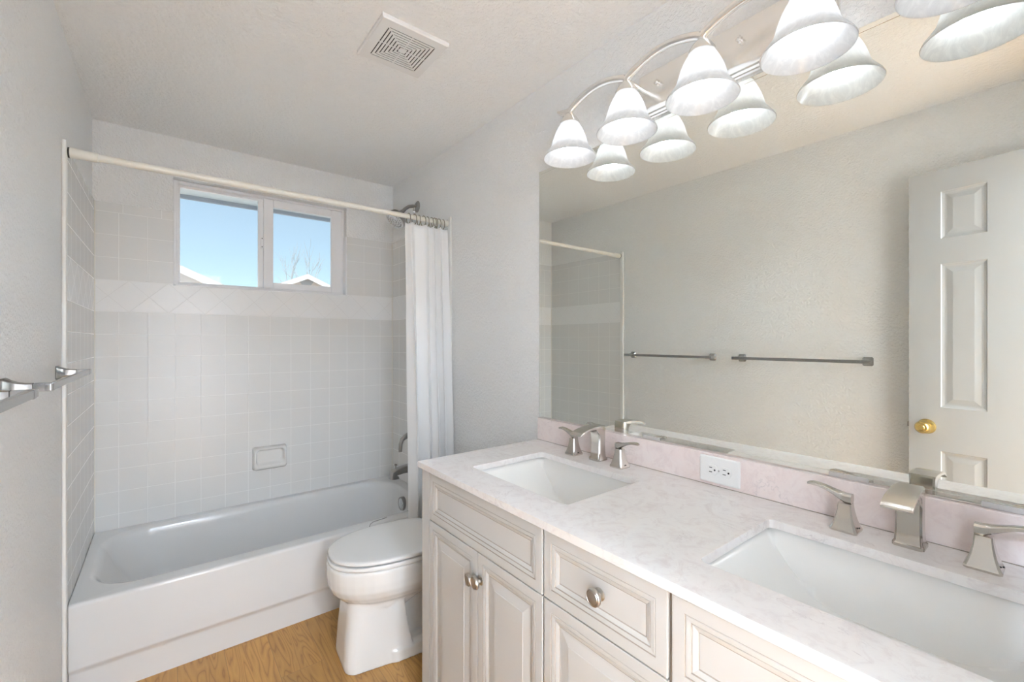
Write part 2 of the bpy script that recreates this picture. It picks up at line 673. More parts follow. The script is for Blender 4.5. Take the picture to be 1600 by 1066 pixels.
struct(MB().box(XR - 0.012, XR, 1.40, 2.13, 0, 0.085).build('baseboard_right', M['trim'], bevel=0.003),
       'white baseboard behind the toilet', 'baseboard')

# tile surround: one sheet per wall
TT = 0.008
HX0, HX1, HZ0 = 0.0425, 0.9207, 1.5836
w = MB()
w.box(XL, XR, YF - TT, YF, 0.352, WZ0)
w.box(XL, WX0, YF - TT, YF, WZ0, HZ0)
w.box(WX1, XR, YF - TT, YF, WZ0, HZ0)
w.box(XL, WX0, YF - TT, YF, HZ0, ZT4)
w.box(WX1, XR, YF - TT, YF, HZ0, ZT4)
wr = MB()
wr.box(WX0, HX0, YF - TT - 0.0008, YF + 0.05, HZ0 - 0.006, ZT4)          # white returns into the opening
wr.box(HX1, WX1, YF - TT - 0.0008, YF + 0.05, HZ0 - 0.006, ZT4)
wr.box(HX0, HX1, YF - TT - 0.0008, YF + 0.05, WZ0, HZ0)
struct(wr.build('trim_5', M['vinyl'], bevel=0.002), 'white tile edging round the lower part of the window opening', 'trim')
struct(w.build('wall_tile_far', M['tile_far'], smooth=False), 'grey and white tile with a diamond band under the window', 'tile')
struct(MB().box(XL, XL + TT, 2.145, YF - TT, 0.352, ZT4).build('wall_tile_left', M['tile_side'], smooth=False),
       'tiled strip of wall at the left end of the tub', 'tile')
struct(MB().box(XR - TT, XR, 2.145, YF - TT, 0.352, ZT4).build('wall_tile_right', M['tile_side'], smooth=False),
       'tiled strip of wall behind the tub spout', 'tile')
struct(MB().box(XL, XL + 0.012, 2.118, 2.148, 0, 1.972).build('trim_1', M['tile_trim'], bevel=0.005, seg=3),
       'pale vertical trim strip where the left wall tile ends', 'trim')
struct(MB().box(XR - 0.012, XR, 2.118, 2.148, 0, 1.972).build('trim_2', M['tile_trim'], bevel=0.005, seg=3),
       'pale vertical trim strip behind the shower curtain', 'trim')
# caulk lines in the tiled corners
w = MB()
w.box(XL + TT, XL + TT + 0.004, YF - TT - 0.004, YF - TT, 0.358, ZT4)
w.box(XR - TT - 0.004, XR - TT, YF - TT - 0.004, YF - TT, 0.358, ZT4)
struct(w.build('trim_3', M['rod'], smooth=False), 'pale caulk lines in the two tiled corners', 'trim')

# ------------------------------------------------------------------ window
win = thing('window_1', 'white vinyl sliding window above the tub', 'window', ((WX0 + WX1) / 2, YF + 0.08, WZ0))
win['kind'] = 'structure'
FY = YF + 0.052
X0, X1 = WX0 + 0.001, WX1 - 0.001


def frame4(mb, x0, x1, z0, z1, y0, y1, l, r_, b_, t_):
    mb.box(x0, x0 + l, y0, y1, z0, z1)
    mb.box(x1 - r_, x1, y0, y1, z0, z1)
    mb.box(x0 + l, x1 - r_, y0, y1, z0, z0 + b_)
    mb.box(x0 + l, x1 - r_, y0, y1, z1 - t_, z1)
    return mb


frame4(MB(), X0, X1, 1.578, 2.149, FY, FY + 0.07, 0.020, 0.012, 0.022, 0.014).build('window_frame', M['vinyl'], win, bevel=0.002)
# fixed light on the left, set deep in the frame
frame4(MB(), X0 + 0.020, 0.4635, 1.600, 2.135, FY + 0.034, FY + 0.06, 0.009, 0.026, 0.006, 0.012).build('fixed_sash', M['vinyl'], win, bevel=0.0015)
g = MB().box(X0 + 0.028, 0.44, FY + 0.045, FY + 0.049, 1.605, 2.124).build('fixed_pane', M['glass'], win, smooth=False)
# sliding sash on the right, in the inner track
sash = frame4(MB(), 0.4620, X1 - 0.012, 1.600, 2.135, FY + 0.004, FY + 0.032, 0.051, 0.066, 0.036, 0.044).build('sliding_sash', M['vinyl'], win, bevel=0.003)
MB().box(0.512, 0.851, FY + 0.015, FY + 0.019, 1.635, 2.092).build('sliding_pane', M['glass'], sash, smooth=False)
lt = MB().box(0.449, 0.4615, FY + 0.018, FY + 0.033, 1.838, 1.905)
lt.box(0.452, 0.4590, FY + 0.014, FY + 0.018, 1.893, 1.900, 1).box(0.452, 0.4590, FY + 0.014, FY + 0.018, 1.843, 1.850, 1)
lt.build('window_latch', [M['vinyl'], M['dark']], win, bevel=0.001)

# ------------------------------------------------------------------ bathtub
tub = thing('bathtub', 'white alcove bathtub under the tiled window wall', 'bathtub', ((XL + XR) / 2, 2.545, 0))
RZ = 0.357
TX0, TX1, TY0, TY1 = XL + 0.009, XR - 0.009, 2.1656, YF - 0.0095
K = 8


def tring(ix0, ix1, iy0, iy1, r, z):
    return rrect(TX0 + ix0, TX1 - ix1, TY0 + iy0, TY1 - iy1, r, z, K)


rings = [tring(0, 0, 0.014, 0, 0.004, 0.0), tring(0, 0, 0.014, 0, 0.004, 0.100), tring(0, 0, 0.010, 0, 0.004, 0.112),
         tring(0, 0, 0.002, 0, 0.004, 0.122), tring(0, 0, 0.0, 0, 0.004, 0.130), tring(0, 0, 0.0, 0, 0.004, RZ - 0.014),
         tring(0, 0, 0.004, 0, 0.006, RZ - 0.005), tring(0.001, 0.001, 0.012, 0.001, 0.008, RZ),
         tring(0.030, 0.055, 0.070, 0.036, 0.17, RZ - 0.0005), tring(0.040, 0.066, 0.080, 0.044, 0.17, RZ - 0.004),
         tring(0.052, 0.076, 0.088, 0.052, 0.165, RZ - 0.014), tring(0.062, 0.082, 0.093, 0.058, 0.16, RZ - 0.032),
         tring(0.095, 0.092, 0.104, 0.070, 0.155, 0.25), tring(0.150, 0.108, 0.118, 0.085, 0.15, 0.14),
         tring(0.205, 0.128, 0.134, 0.102, 0.145, 0.080), tring(0.255, 0.160, 0.160, 0.130, 0.13, 0.055),
         tring(0.34, 0.23, 0.22, 0.19, 0.10, 0.046)]
MB().loft(rings, 0, (False, True)).build('tub_shell', M['tub'], tub, ang=50)
ov = MB()
OX, OZ, OY = XR - 0.105, 0.284, 2.5444
ov.lathe([(0.0, -0.012), (0.018, -0.012), (0.029, -0.010), (0.033, -0.006)], (OX, OY, OZ), 'x', 32, 0)
ov.lathe([(0.033, -0.006), (0.039, -0.008), (0.041, 0.0), (0.041, 0.022)], (OX, OY, OZ), 'x', 32, 1)
ov.build('overflow_plate', [M['chrome'], M['pewter']], tub)
MB().lathe([(0.0, 0.004), (0.03, 0.004), (0.036, 0.0), (0.036, -0.01)], (1.02, 2.5444, 0.047), 'z', 24).build('drain', M['pewter'], tub)
sc = [(0.8023, 2.1682, RZ + 0.0005), (0.8165, 2.1933, RZ + 0.0005), (0.8354, 2.2084, RZ + 0.0005), (0.8610, 2.2138, RZ + 0.0005), (0.9120, 2.2208, RZ + 0.0005)]  # thin grey bent line laid along the front rim
MB().tube(sc, 0.0022, 8).build('rim_mark', M['rim_line'], tub)['label'] = 'thin grey curved mark on the front rim'

# soap dish on the far wall
sd = MB()
sx0, sx1, sz0, sz1 = 0.395, 0.568, 0.540, 0.668


def sring(i, y, r, dz=0.0):
    return [(p[0], y, p[1]) for p in rrect(sx0 + i, sx1 - i, sz0 + i + dz, sz1 - i, r, 0, 6)]


sd.loft([sring(-0.002, YF - TT - 0.0005, 0.010), sring(0.0, YF - TT - 0.026, 0.016), sring(0.002, YF - TT - 0.040, 0.022, 0.006),
         sring(0.007, YF - TT - 0.044, 0.022, 0.008), sring(0.012, YF - TT - 0.043, 0.020, 0.010), sring(0.015, YF - TT - 0.036, 0.020, 0.014),
         sring(0.018, YF - TT - 0.016, 0.020, 0.018), sring(0.024, YF - TT - 0.010, 0.018, 0.022)], 0, (True, True))
tag(sd.build('soap_dish', M['porcelain'], ang=60), 'white ceramic soap dish fixed to the tile above the tub', 'soap dish')

# ------------------------------------------------------------------ shower fittings on the right wall
YS = 2.5444
sh = thing('showerhead', 'grey metal shower head on a curved arm above the curtain rod', 'shower head', (XR, YS, 2.12))
FX = XR - 0.001
MB().lathe([(0.0, -0.012), (0.014, -0.012), (0.024, -0.010), (0.034, -0.003), (0.036, 0)], (FX, YS, 2.128), 'x', 28).build('flange', M['pewter'], sh)
arm = [(FX - 0.006, YS, 2.128), (1.215, YS, 2.126), (1.188, YS, 2.118), (1.165, YS, 2.100), (1.146, YS, 2.079)]
MB().tube(arm, 0.0105, 14).build('shower_arm', M['pewter'], sh)
dv = Vector((-0.62, -0.10, -0.78)).normalized()
hc = Vector((1.146, YS, 2.079))
h = MB()
sdv = dv.cross(Vector((0, 1, 0))).normalized()
upv = dv.cross(sdv)


def dring(c, r, n=32):
    return [c + (sdv * math.cos(2 * PI * j / n) + upv * math.sin(2 * PI * j / n)) * r for j in range(n)]


h.loft([dring(hc + dv * t, r) for t, r in ((-0.004, 0.012), (0.012, 0.017), (0.020, 0.019), (0.026, 0.030), (0.042, 0.050), (0.062, 0.059), (0.078, 0.0625), (0.084, 0.061))], 0, (True, False))
hb = h.build('head_shell', M['pewter'], sh)
f = MB()
f.loft([dring(hc + dv * t, r) for t, r in ((0.084, 0.061), (0.087, 0.056), (0.089, 0.034), (0.0895, 0.002))], 0, (False, True))
for ring_r, cnt in ((0.015, 8), (0.030, 14), (0.045, 20)):
    for k in range(cnt):
        a = 2 * PI * k / cnt
        c0 = hc + dv * 0.088 + (sdv * math.cos(a) + upv * math.sin(a)) * ring_r
        f.loft([dring(c0, 0.0024, 8), dring(c0 + dv * 0.0035, 0.0016, 8)], 1, (False, True))
f.build('spray_face', [M['chrome'], M['steel']], sh)
MB().lathe([(0.0, -0.012), (0.008, -0.011), (0.012, 0.0), (0.008, 0.010), (0.0, 0.012)], (1.226, YS, 2.092), 'x', 16).tube([(1.226, YS, 2.095), (1.226, YS, 2.122)], 0.006, 10).build('flow_knob', M['chrome'], sh)

va = thing('shower_valve', 'grey lever valve on the tiled wall above the tub spout', 'valve', (XR - TT, YS, 0.72))
MB().lathe([(0.0, -0.016), (0.030, -0.016), (0.060, -0.010), (0.078, -0.004), (0.080, 0)], (XR - TT - 0.0003, YS, 0.725), 'x', 36).build('escutcheon', M['pewter'], va)
MB().lathe([(0.016, -0.052), (0.022, -0.050), (0.026, -0.03), (0.034, -0.012)], (XR - TT, YS, 0.695), 'x', 24, caps=(True, False)).build('valve_hub', M['pewter'], va)
lv = [(1.190, YS, 0.700), (1.165, YS, 0.692), (1.143, YS, 0.676), (1.134, YS, 0.650), (1.132, YS, 0.618), (1.132, YS, 0.604)]
MB().tube(lv, [0.020, 0.016, 0.013, 0.0115, 0.011, 0.010], 14).build('lever', M['pewter'], va)

sp = thing('tub_spout', 'grey metal tub spout with a small diverter knob', 'tub spout', (XR - TT, YS, 0.49))


def sprect(x, z, hw, hh, t=(1, 0)):
    return [(x + t[1] * a * hh, YS + b2 * hw, z + t[0] * a * hh) for a, b2 in ((-1, -0.7), (-0.7, -1), (0.7, -1), (1, -0.7), (1, 0.7), (0.7, 1), (-0.7, 1), (-1, 0.7))]


MB().loft([sprect(XR - TT - 0.0003, 0.495, 0.030, 0.028), sprect(1.205, 0.496, 0.027, 0.025), sprect(1.15, 0.494, 0.024, 0.021), sprect(1.11, 0.488, 0.024, 0.021, (0.97, 0.2)),
           sprect(1.088, 0.478, 0.024, 0.024, (0.6, -0.75)), sprect(1.092, 0.462, 0.024, 0.025, (0.12, -0.98)), sprect(1.092, 0.447, 0.025, 0.027, (0.05, -1))]).build('spout_body', M['pewter'], sp, ang=50)
MB().lathe([(0.0035, -0.012), (0.0035, 0.012), (0.008, 0.014), (0.009, 0.019), (0.006, 0.023), (0.0, 0.024)], (1.103, YS, 0.511), 'z', 14).build('diverter_knob', M['pewter'], sp)

# ------------------------------------------------------------------ curtain rod, rings, curtain
YR, ZR = 2.15, 1.937
rod = thing('shower_rod', 'cream tension rod spanning the tub from wall to wall', 'curtain rod', ((XL + XR) / 2, YR, ZR))
MB().lathe([(0.0135, XL + 0.085), (0.0135, 0.733)], (0, YR, ZR), 'x', 24).lathe([(0.0145, 0.733), (0.0145, 0.742), (0.0122, 0.744), (0.0122, XR - 0.015)], (0, YR, ZR), 'x', 24).build('rod_tube', M['rod'], rod)
MB().lathe([(0.0175, XL + 0.0165), (0.0185, XL + 0.02), (0.0165, XL + 0.075), (0.0165, XL + 0.088), (0.013, XL + 0.090)], (0, YR, ZR), 'x', 24).build('end_sleeve', M['rod'], rod)
MB().lathe([(0.0, XL + 0.0122), (0.018, XL + 0.0122), (0.018, XL + 0.0170), (0.0, XL + 0.0170)], (0, YR, ZR), 'x', 24).build('rubber_foot', M['black'], rod)
MB().lathe([(0.012, XR - 0.05), (0.015, XR - 0.048), (0.0165, XR - 0.0125), (0.0, XR - 0.0122)], (0, YR, ZR), 'x', 24).build('end_sleeve', M['rod'], rod)

rnd = random.Random(7)
CX0, CX1 = 0.992, 1.226
NF = 4.5


def cur_pt(t, v):
    """t across the bunched cloth, v down it"""
    ph = 2 * PI * (NF * t + 0.25 * math.sin(2 * PI * t * 1.3 + 0.6))
    amp = (0.012 + 0.024 * min(1, v * 1.8)) * (0.55 + 0.45 * math.sin(5.1 * t + 1.0) ** 2)
    x = CX0 + (CX1 - CX0) * t + 0.007 * math.sin(2 * ph + 0.7) * min(1, v * 2) - 0.012 * (1 - t) * (1 - v) + 0.012 * v * (0.3 + 0.4 * t)
    y = YR - 0.012 - 0.038 * min(1, v * 1.6) + amp * math.sin(ph + 0.5 * v)
    y = min(y, 2.156)
    top = 1.906 - 0.010 * (0.5 - 0.5 * math.cos(ph))
    z = top + (0.10 - top) * v
    return (x, y, z)


cm = MB()
NT, NV = 224, 40
cv = [cur_pt(i / NT, (j / NV) ** 1.15) for j in range(NV + 1) for i in range(NT + 1)]
cf = [(j * (NT + 1) + i, j * (NT + 1) + i + 1, (j + 1) * (NT + 1) + i + 1, (j + 1) * (NT + 1) + i) for j in range(NV) for i in range(NT)]
cm.add(cv, cf)
cu = cm.build('shower_curtain', M['curtain'], normals=False, ang=80, weighted=False)
sm = cu.modifiers.new('cloth', 'SOLIDIFY')
sm.thickness = 0.0012
tag(cu, 'white fabric shower curtain bunched at the right end of the rod', 'curtain')
for k, xx in enumerate((1.003, 1.036, 1.062, 1.088, 1.112, 1.136, 1.152, 1.164, 1.180, 1.206)):
    tilt = rnd.uniform(-0.25, 0.25)
    path = []
    for i in range(25):
        a = 2 * PI * i / 24
        yy, zz = 0.0205 * math.sin(a), 0.0270 * math.cos(a)
        path.append((xx + tilt * 0.02 * math.sin(a), YR + yy, ZR - 0.0105 + zz))
    r_ = MB().tube(path, 0.0022, 8, caps=(False, False)).build('curtain_ring', M['ring'])
    tag(r_, 'small bronze ring holding the white curtain on the rod', 'curtain ring', 'rings on the curtain rod')

# ------------------------------------------------------------------ toilet
YT = 1.766
toi = thing('toilet', 'white elongated toilet with closed lid between tub and vanity', 'toilet', (0.86, 1.79, 0))
RT = rotx((1.1, YT), R(-4.5))


def egg(xf, xb, hw, z, n=40, e_f=0.86, e_b=0.55):
    xc = xf + 0.60 * (xb - xf)
    out = []
    for i in range(n):
        a = 2 * PI * i / n
        c, s = math.cos(a), math.sin(a)
        ex = e_f if c > 0 else e_b
        px = math.copysign(abs(c) ** ex, c)
        py = math.copysign(abs(s) ** ex, s)
        x = xc - px * (xc - xf) if c > 0 else xc - px * (xb - xc)
        out.append((x, YT + hw * py, z))
    return out


b = MB()
b.loft([egg(.572, .80, .102, .20), egg(.570, .88, .109, .234), egg(.558, .94, .126, .250), egg(.535, .97, .150, .270), egg(.514, .97, .168, .294), egg(.503, .97, .178, .320),
        egg(.500, .97, .181, .350), egg(.500, .97, .181, .392), egg(.503, .97, .180, .400), egg(.512, .965, .174, .403)], 0, (True, True))


def ped(x0, x1, hw0, hw1, z, k=5):
    r_ = 0.045
    pts = []
    for i in range(k + 1):
        a = R(180 + 90 * i / k)
        pts.append((x0 + r_ + r_ * math.cos(a), YT - hw0 + r_ + r_ * math.sin(a), z))
    pts += [(x1, YT - hw1, z), (x1, YT + hw1, z)]
    for i in range(k + 1):
        a = R(90 + 90 * i / k)
        pts.append((x0 + r_ + r_ * math.cos(a), YT + hw0 - r_ + r_ * math.sin(a), z))
    return pts


b.loft([ped(.548, .815, .112, .134, 0.0), ped(.546, .812, .111, .132, .02), ped(.552, .790, .104, .124, .12), ped(.562, .775, .098, .118, .22), ped(.570, .77, .10, .118, .262)], 0, (True, True))
b.loft([ped(.70, 1.07, .072, .072, 0.0), ped(.70, 1.07, .066, .066, .27), ped(.70, 1.06, .07, .07, .36)], 0, (True, True))       # narrower rear column
b.loft([ped(.70, 1.10, .134, .138, 0.0), ped(.70, 1.10, .132, .136, .045), ped(.70, 1.095, .110, .112, .060)], 0, (True, True))    # foot
for s_ in (-1, 1):                                                                                                            # trapway swelling
    b.tube([(.655, YT + s_ * .084, .232), (.70, YT + s_ * .088, .238), (.76, YT + s_ * .084, .258), (.83, YT + s_ * .074, .285), (.92, YT + s_ * .06, .31), (1.0, YT + s_ * .05, .30)],
           [.018, .030, .036, .040, .042, .04], 16)
b.loft([[(p[0], p[1], z) for p in rrect(.93, 1.19, YT - .15, YT + .15, .05, 0, 5)] for z in (.34, .404)], 0, (True, True))       # shelf under the tank
bo = b.build('bowl', M['porcelain'], toi, xf=RT, ang=180, weighted=False)
rm = bo.modifiers.new('one_body', 'REMESH')
rm.mode = 'VOXEL'
rm.voxel_size = 0.003
rm.use_smooth_shade = True
sm = bo.modifiers.new('soften', 'SMOOTH')
sm.factor = 0.5
sm.iterations = 16
s = MB()
s.loft([egg(.506, .965, .178, .4035), egg(.502, .967, .181, .4075), egg(.502, .967, .181, .417), egg(.506, .965, .178, .4210)], 0, (True, True))
s.build('seat', M['seat'], toi, xf=RT, ang=50)
s = MB()
s.loft([egg(.513, .965, .175, .4265), egg(.506, .968, .180, .4285), egg(.505, .968, .181, .4360), egg(.508, .967, .178, .4405), egg(.518, .962, .169, .4425), egg(.566, .94, .132, .4445)], 0, (True, True))
s.build('lid', M['seat'], toi, xf=RT, ang=60)
for yy in (-.075, .075):
    MB().box(.955, .99, YT + yy - .02, YT + yy + .02, .404, .43).build('hinge', M['seat'], toi, xf=RT, bevel=0.004)
MB().box(.515, .535, YT - .055, YT - .02, .4205, .4272).build('seat_bumper', M['seat'], toi, xf=RT, bevel=0.002)
s = MB()
s.loft([rrect(1.02 + i, 1.225 - i * .3, YT - .215 + i, YT + .215 - i, .04, z) for i, z in ((.012, .4045), (.004, .44), (0, .62), (0, .636))], 0, (True, True))
s.build('tank', M['porcelain'], toi, ang=50)
s = MB()
s.loft([rrect(1.012 + i, 1.232 - i, YT - .222 + i, YT + .222 - i, .04, z) for i, z in ((.004, .6365), (0, .642), (0, .662), (.006, .670), (.02, .672))], 0, (True, True))
s.build('tank_lid', M['porcelain'], toi, ang=50)
MB().tube([(1.020, YT - .16, .59), (1.004, YT - .16, .59)], .011, 12).tube([(1.004, YT - .165, .59), (1.001, YT - .12, .587), (1.001, YT - .085, .582)], [.008, .007, .006], 10).build('flush_lever', M['chrome'], toi)

# ------------------------------------------------------------------ vanity cabinet
VX = 0.690                 # front plane of doors and drawers
VY0, VY1 = -0.140, 1.372
ZTOP = 0.8525              # cabinet top, under the counter
van = thing('vanity_cabinet', 'antique-glazed off-white vanity cabinet with raised panel doors', 'cabinet', (0.96, 0.616, 0))
w = MB()
w.box(VX + 0.022, XR - 0.001, VY0, VY1, 0.10, ZTOP - 0.16, 1)       # carcass, low enough to clear the basins
w.box(VX + 0.022, XR - 0.001, VY1 - 0.02, VY1, 0.0, ZTOP)           # end panel towards the toilet
w.box(VX + 0.022, XR - 0.001, VY0, VY0 + 0.02, 0.0, ZTOP)
w.box(XR - 0.02, XR - 0.001, VY0, VY1, 0.10, ZTOP)
w.box(VX, VX + 0.03, 1.3215, VY1, 0.0, ZTOP)                        # stile beside the toilet
w.box(VX, VX + 0.03, VY0, -0.092, 0.0, ZTOP)
w.box(VX + 0.006, VX + 0.028, 0.4295, 0.4362, 0.10, ZTOP, 1)
w.box(VX + 0.016, VX + 0.030, VY0 + 0.02, VY1 - 0.02, ZTOP - 0.18, ZTOP, 1)
w.box(VX + 0.07, VX + 0.09, VY0 + 0.02, VY1 - 0.02, 0.0, 0.10)      # toe kick
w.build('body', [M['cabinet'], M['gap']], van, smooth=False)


def panel(y0, y1, z0, z1, raised):
    """framed front: flat frame, glazed bead lines, recessed or raised field"""
    gl = 0.0011
    prof = [(0.0, 0.018, 0), (0.0, 0.0005, 0), (0.0015, 0.0, 0), (0.0235, 0.0, 0), (0.0235 + gl, 0.0013, 1), (0.0242 + gl, 0.0015, 1),
            (0.0265, 0.0006, 0), (0.0345, 0.0014, 0), (0.0345 + gl, 0.0028, 1), (0.0352 + gl, 0.0030, 1),
            (0.037, 0.0024, 0), (0.0455, 0.0052, 0), (0.0455 + gl, 0.0062, 1), (0.0464 + gl, 0.0062, 1)]
    if raised:
        prof += [(0.052, 0.0060, 0), (0.074, 0.0034, 0), (0.0755, 0.0024, 0)]
    mb = MB()
    rings = []
    for ins, dep, mt in prof:
        a, b2, c, d = y0 + ins, y1 - ins, z0 + ins, z1 - ins
        rings.append([(VX + dep, a, c), (VX + dep, b2, c), (VX + dep, b2, d), (VX + dep, a, d)])
    for i in range(len(rings) - 1):
        mb.add(rings[i] + rings[i + 1], [(j, (j + 1) % 4, (j + 1) % 4 + 4, j + 4) for j in range(4)], prof[i + 1][2])
    mb.add(rings[-1], [(0, 1, 2, 3)], 0)
    mb.add(rings[0], [(3, 2, 1, 0)], 0)
    return mb


def knob(y, z, parent):
    k = MB()
    k.lathe([(0.0115, 0.0), (0.013, -0.002), (0.0105, -0.004), (0.0070, -0.006), (0.0060, -0.011), (0.0075, -0.014), (0.0150, -0.0160), (0.0172, -0.0172), (0.0176, -0.0185),
             (0.0176, -0.0232), (0.0166, -0.0250), (0.0150, -0.0252), (0.0143, -0.0240), (0.0132, -0.0240), (0.0124, -0.0254), (0.0060, -0.0257), (0.0, -0.0258)], (VX + 0.0005, y, z), 'x', 32)
    return k.build('knob', M['knob'], parent, ang=28)


ZD0, ZD1 = 0.692, 0.846
ZB = 0.105
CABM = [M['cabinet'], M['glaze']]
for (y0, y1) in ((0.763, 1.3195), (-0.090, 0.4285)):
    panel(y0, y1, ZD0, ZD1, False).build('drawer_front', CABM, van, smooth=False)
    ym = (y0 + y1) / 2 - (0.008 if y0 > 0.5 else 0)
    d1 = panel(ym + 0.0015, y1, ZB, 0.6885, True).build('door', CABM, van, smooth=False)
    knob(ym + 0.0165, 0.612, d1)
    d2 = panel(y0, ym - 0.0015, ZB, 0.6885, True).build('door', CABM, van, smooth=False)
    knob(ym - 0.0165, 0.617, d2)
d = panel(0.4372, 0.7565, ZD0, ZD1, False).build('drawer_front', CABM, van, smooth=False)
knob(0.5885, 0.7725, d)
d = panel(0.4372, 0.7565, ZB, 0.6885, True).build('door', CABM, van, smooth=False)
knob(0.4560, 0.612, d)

# ------------------------------------------------------------------ countertop with two cut-outs, backsplash
CXF, CY1, CY0, ZK = 0.6783, 1.384, -0.1485, 0.8725
S1 = (0.7867, 1.0985, 0.782, 1.214)
S2 = (0.7867, 1.0985, -0.014, 0.4325)


def plate_with_holes(outer, holes, z0, z1):
    bm = bmesh.new()
    edges = []
    for loop in [outer] + holes:
        vs = [bm.verts.new((p[0], p[1], z1)) for p in loop]
        for i in range(len(vs)):
            edges.append(bm.edges.new((vs[i], vs[(i + 1) % len(vs)])))
    bmesh.ops.triangle_fill(bm, use_beauty=True, use_dissolve=False, edges=edges)
    ext = bmesh.ops.extrude_face_region(bm, geom=list(bm.faces))
    for v in [g_ for g_ in ext['geom'] if isinstance(g_, bmesh.types.BMVert)]:
        v.co.z = z0
    bmesh.ops.recalc_face_normals(bm, faces=bm.faces)
    bm.verts.index_update()
    mb = MB()
    mb.add([tuple(v.co) for v in bm.verts], [tuple(v.index for v in f_.verts) for f_ in bm.faces])
    bm.free()
    return mb


ct = thing('countertop', 'white and rose quartzite vanity top with two sink cut-outs', 'countertop', (0.96, 0.616, ZTOP))
pw = plate_with_holes([(p[0], p[1]) for p in rrect(CXF, XR - 0.001, CY0, CY1, 0.003, 0, 2)],
                      [[(p[0], p[1]) for p in rrect(*q, 0.014, 0, 5)] for q in (S1, S2)], ZK - 0.0195, ZK)
pw.build('slab', M['stone'], ct, bevel=0.0018, ang=40)
MB().box(XR - 0.022, XR - 0.001, CY0, CY1, ZK + 0.0006, 0.9630).build('backsplash', M['stone_pink'], ct, bevel=0.0015)
MB().box(XR - 0.0235, XR - 0.022, CY0, CY1, ZK, ZK + 0.0016).build('caulk_line', M['glaze'], ct, smooth=False)


def basin(q, label):
    x0, x1, y0, y1 = q
    zr = ZK - 0.0197
    D = 0.128
    nx, ny = 26, 60
    mb = MB()
    vs = []
    for j in range(ny + 1):
        for i in range(nx + 1):
            y = y0 - 0.004 + (y1 - y0 + 0.008) * j / ny
            x = x0 - 0.004 + (x1 - x0 + 0.008) * i / nx
            e = min(y - y0, y1 - y) + 0.004
            fy = 1 - (1 - min(1, e / 0.175)) ** 2.5
            e2 = min(x - x0, x1 - x) + 0.004
            fx = 1 - (1 - min(1, e2 / 0.030)) ** 2.2
            dd = min(D * fy, 0.006 + D * 1.02 * fx) if fx > 0 else 0
            d1_, d2_ = D * fy, D * 1.05 * fx
            k = 0.004
            hh = max(k - abs(d1_ - d2_), 0) / k
            dd = min(d1_, d2_) - hh * hh * k * 0.25
            vs.append((x, y, zr - max(dd, 0)))
    fs = [(j * (nx + 1) + i, j * (nx + 1) + i + 1, (j + 1) * (nx + 1) + i + 1, (j + 1) * (nx + 1) + i) for j in range(ny) for i in range(nx)]
    mb.add(vs, fs)
    t = thing('sink', label, 'sink', ((x0 + x1) / 2, (y0 + y1) / 2, zr - D))
    o = mb.build('basin', M['sink'], t, normals=False, ang=60)
    so = o.modifiers.new('thickness', 'SOLIDIFY')
    so.thickness = 0.009
    so.offset = -1
    yc = (y0 + y1) / 2
    MB().lathe([(0.0, 0.0035), (0.016, 0.0035), (0.021, 0.002), (0.023, 0.0)], ((x0 + x1) / 2 + 0.04, yc, zr - D + 0.0002), 'z', 24).build('drain', M['nickel'], t)
    return t


def regrid(q):
    return q


basin(S1, 'white rectangular undermount sink at the toilet end of the vanity')
basin(S2, 'white rectangular undermount sink at the right end of the vanity')


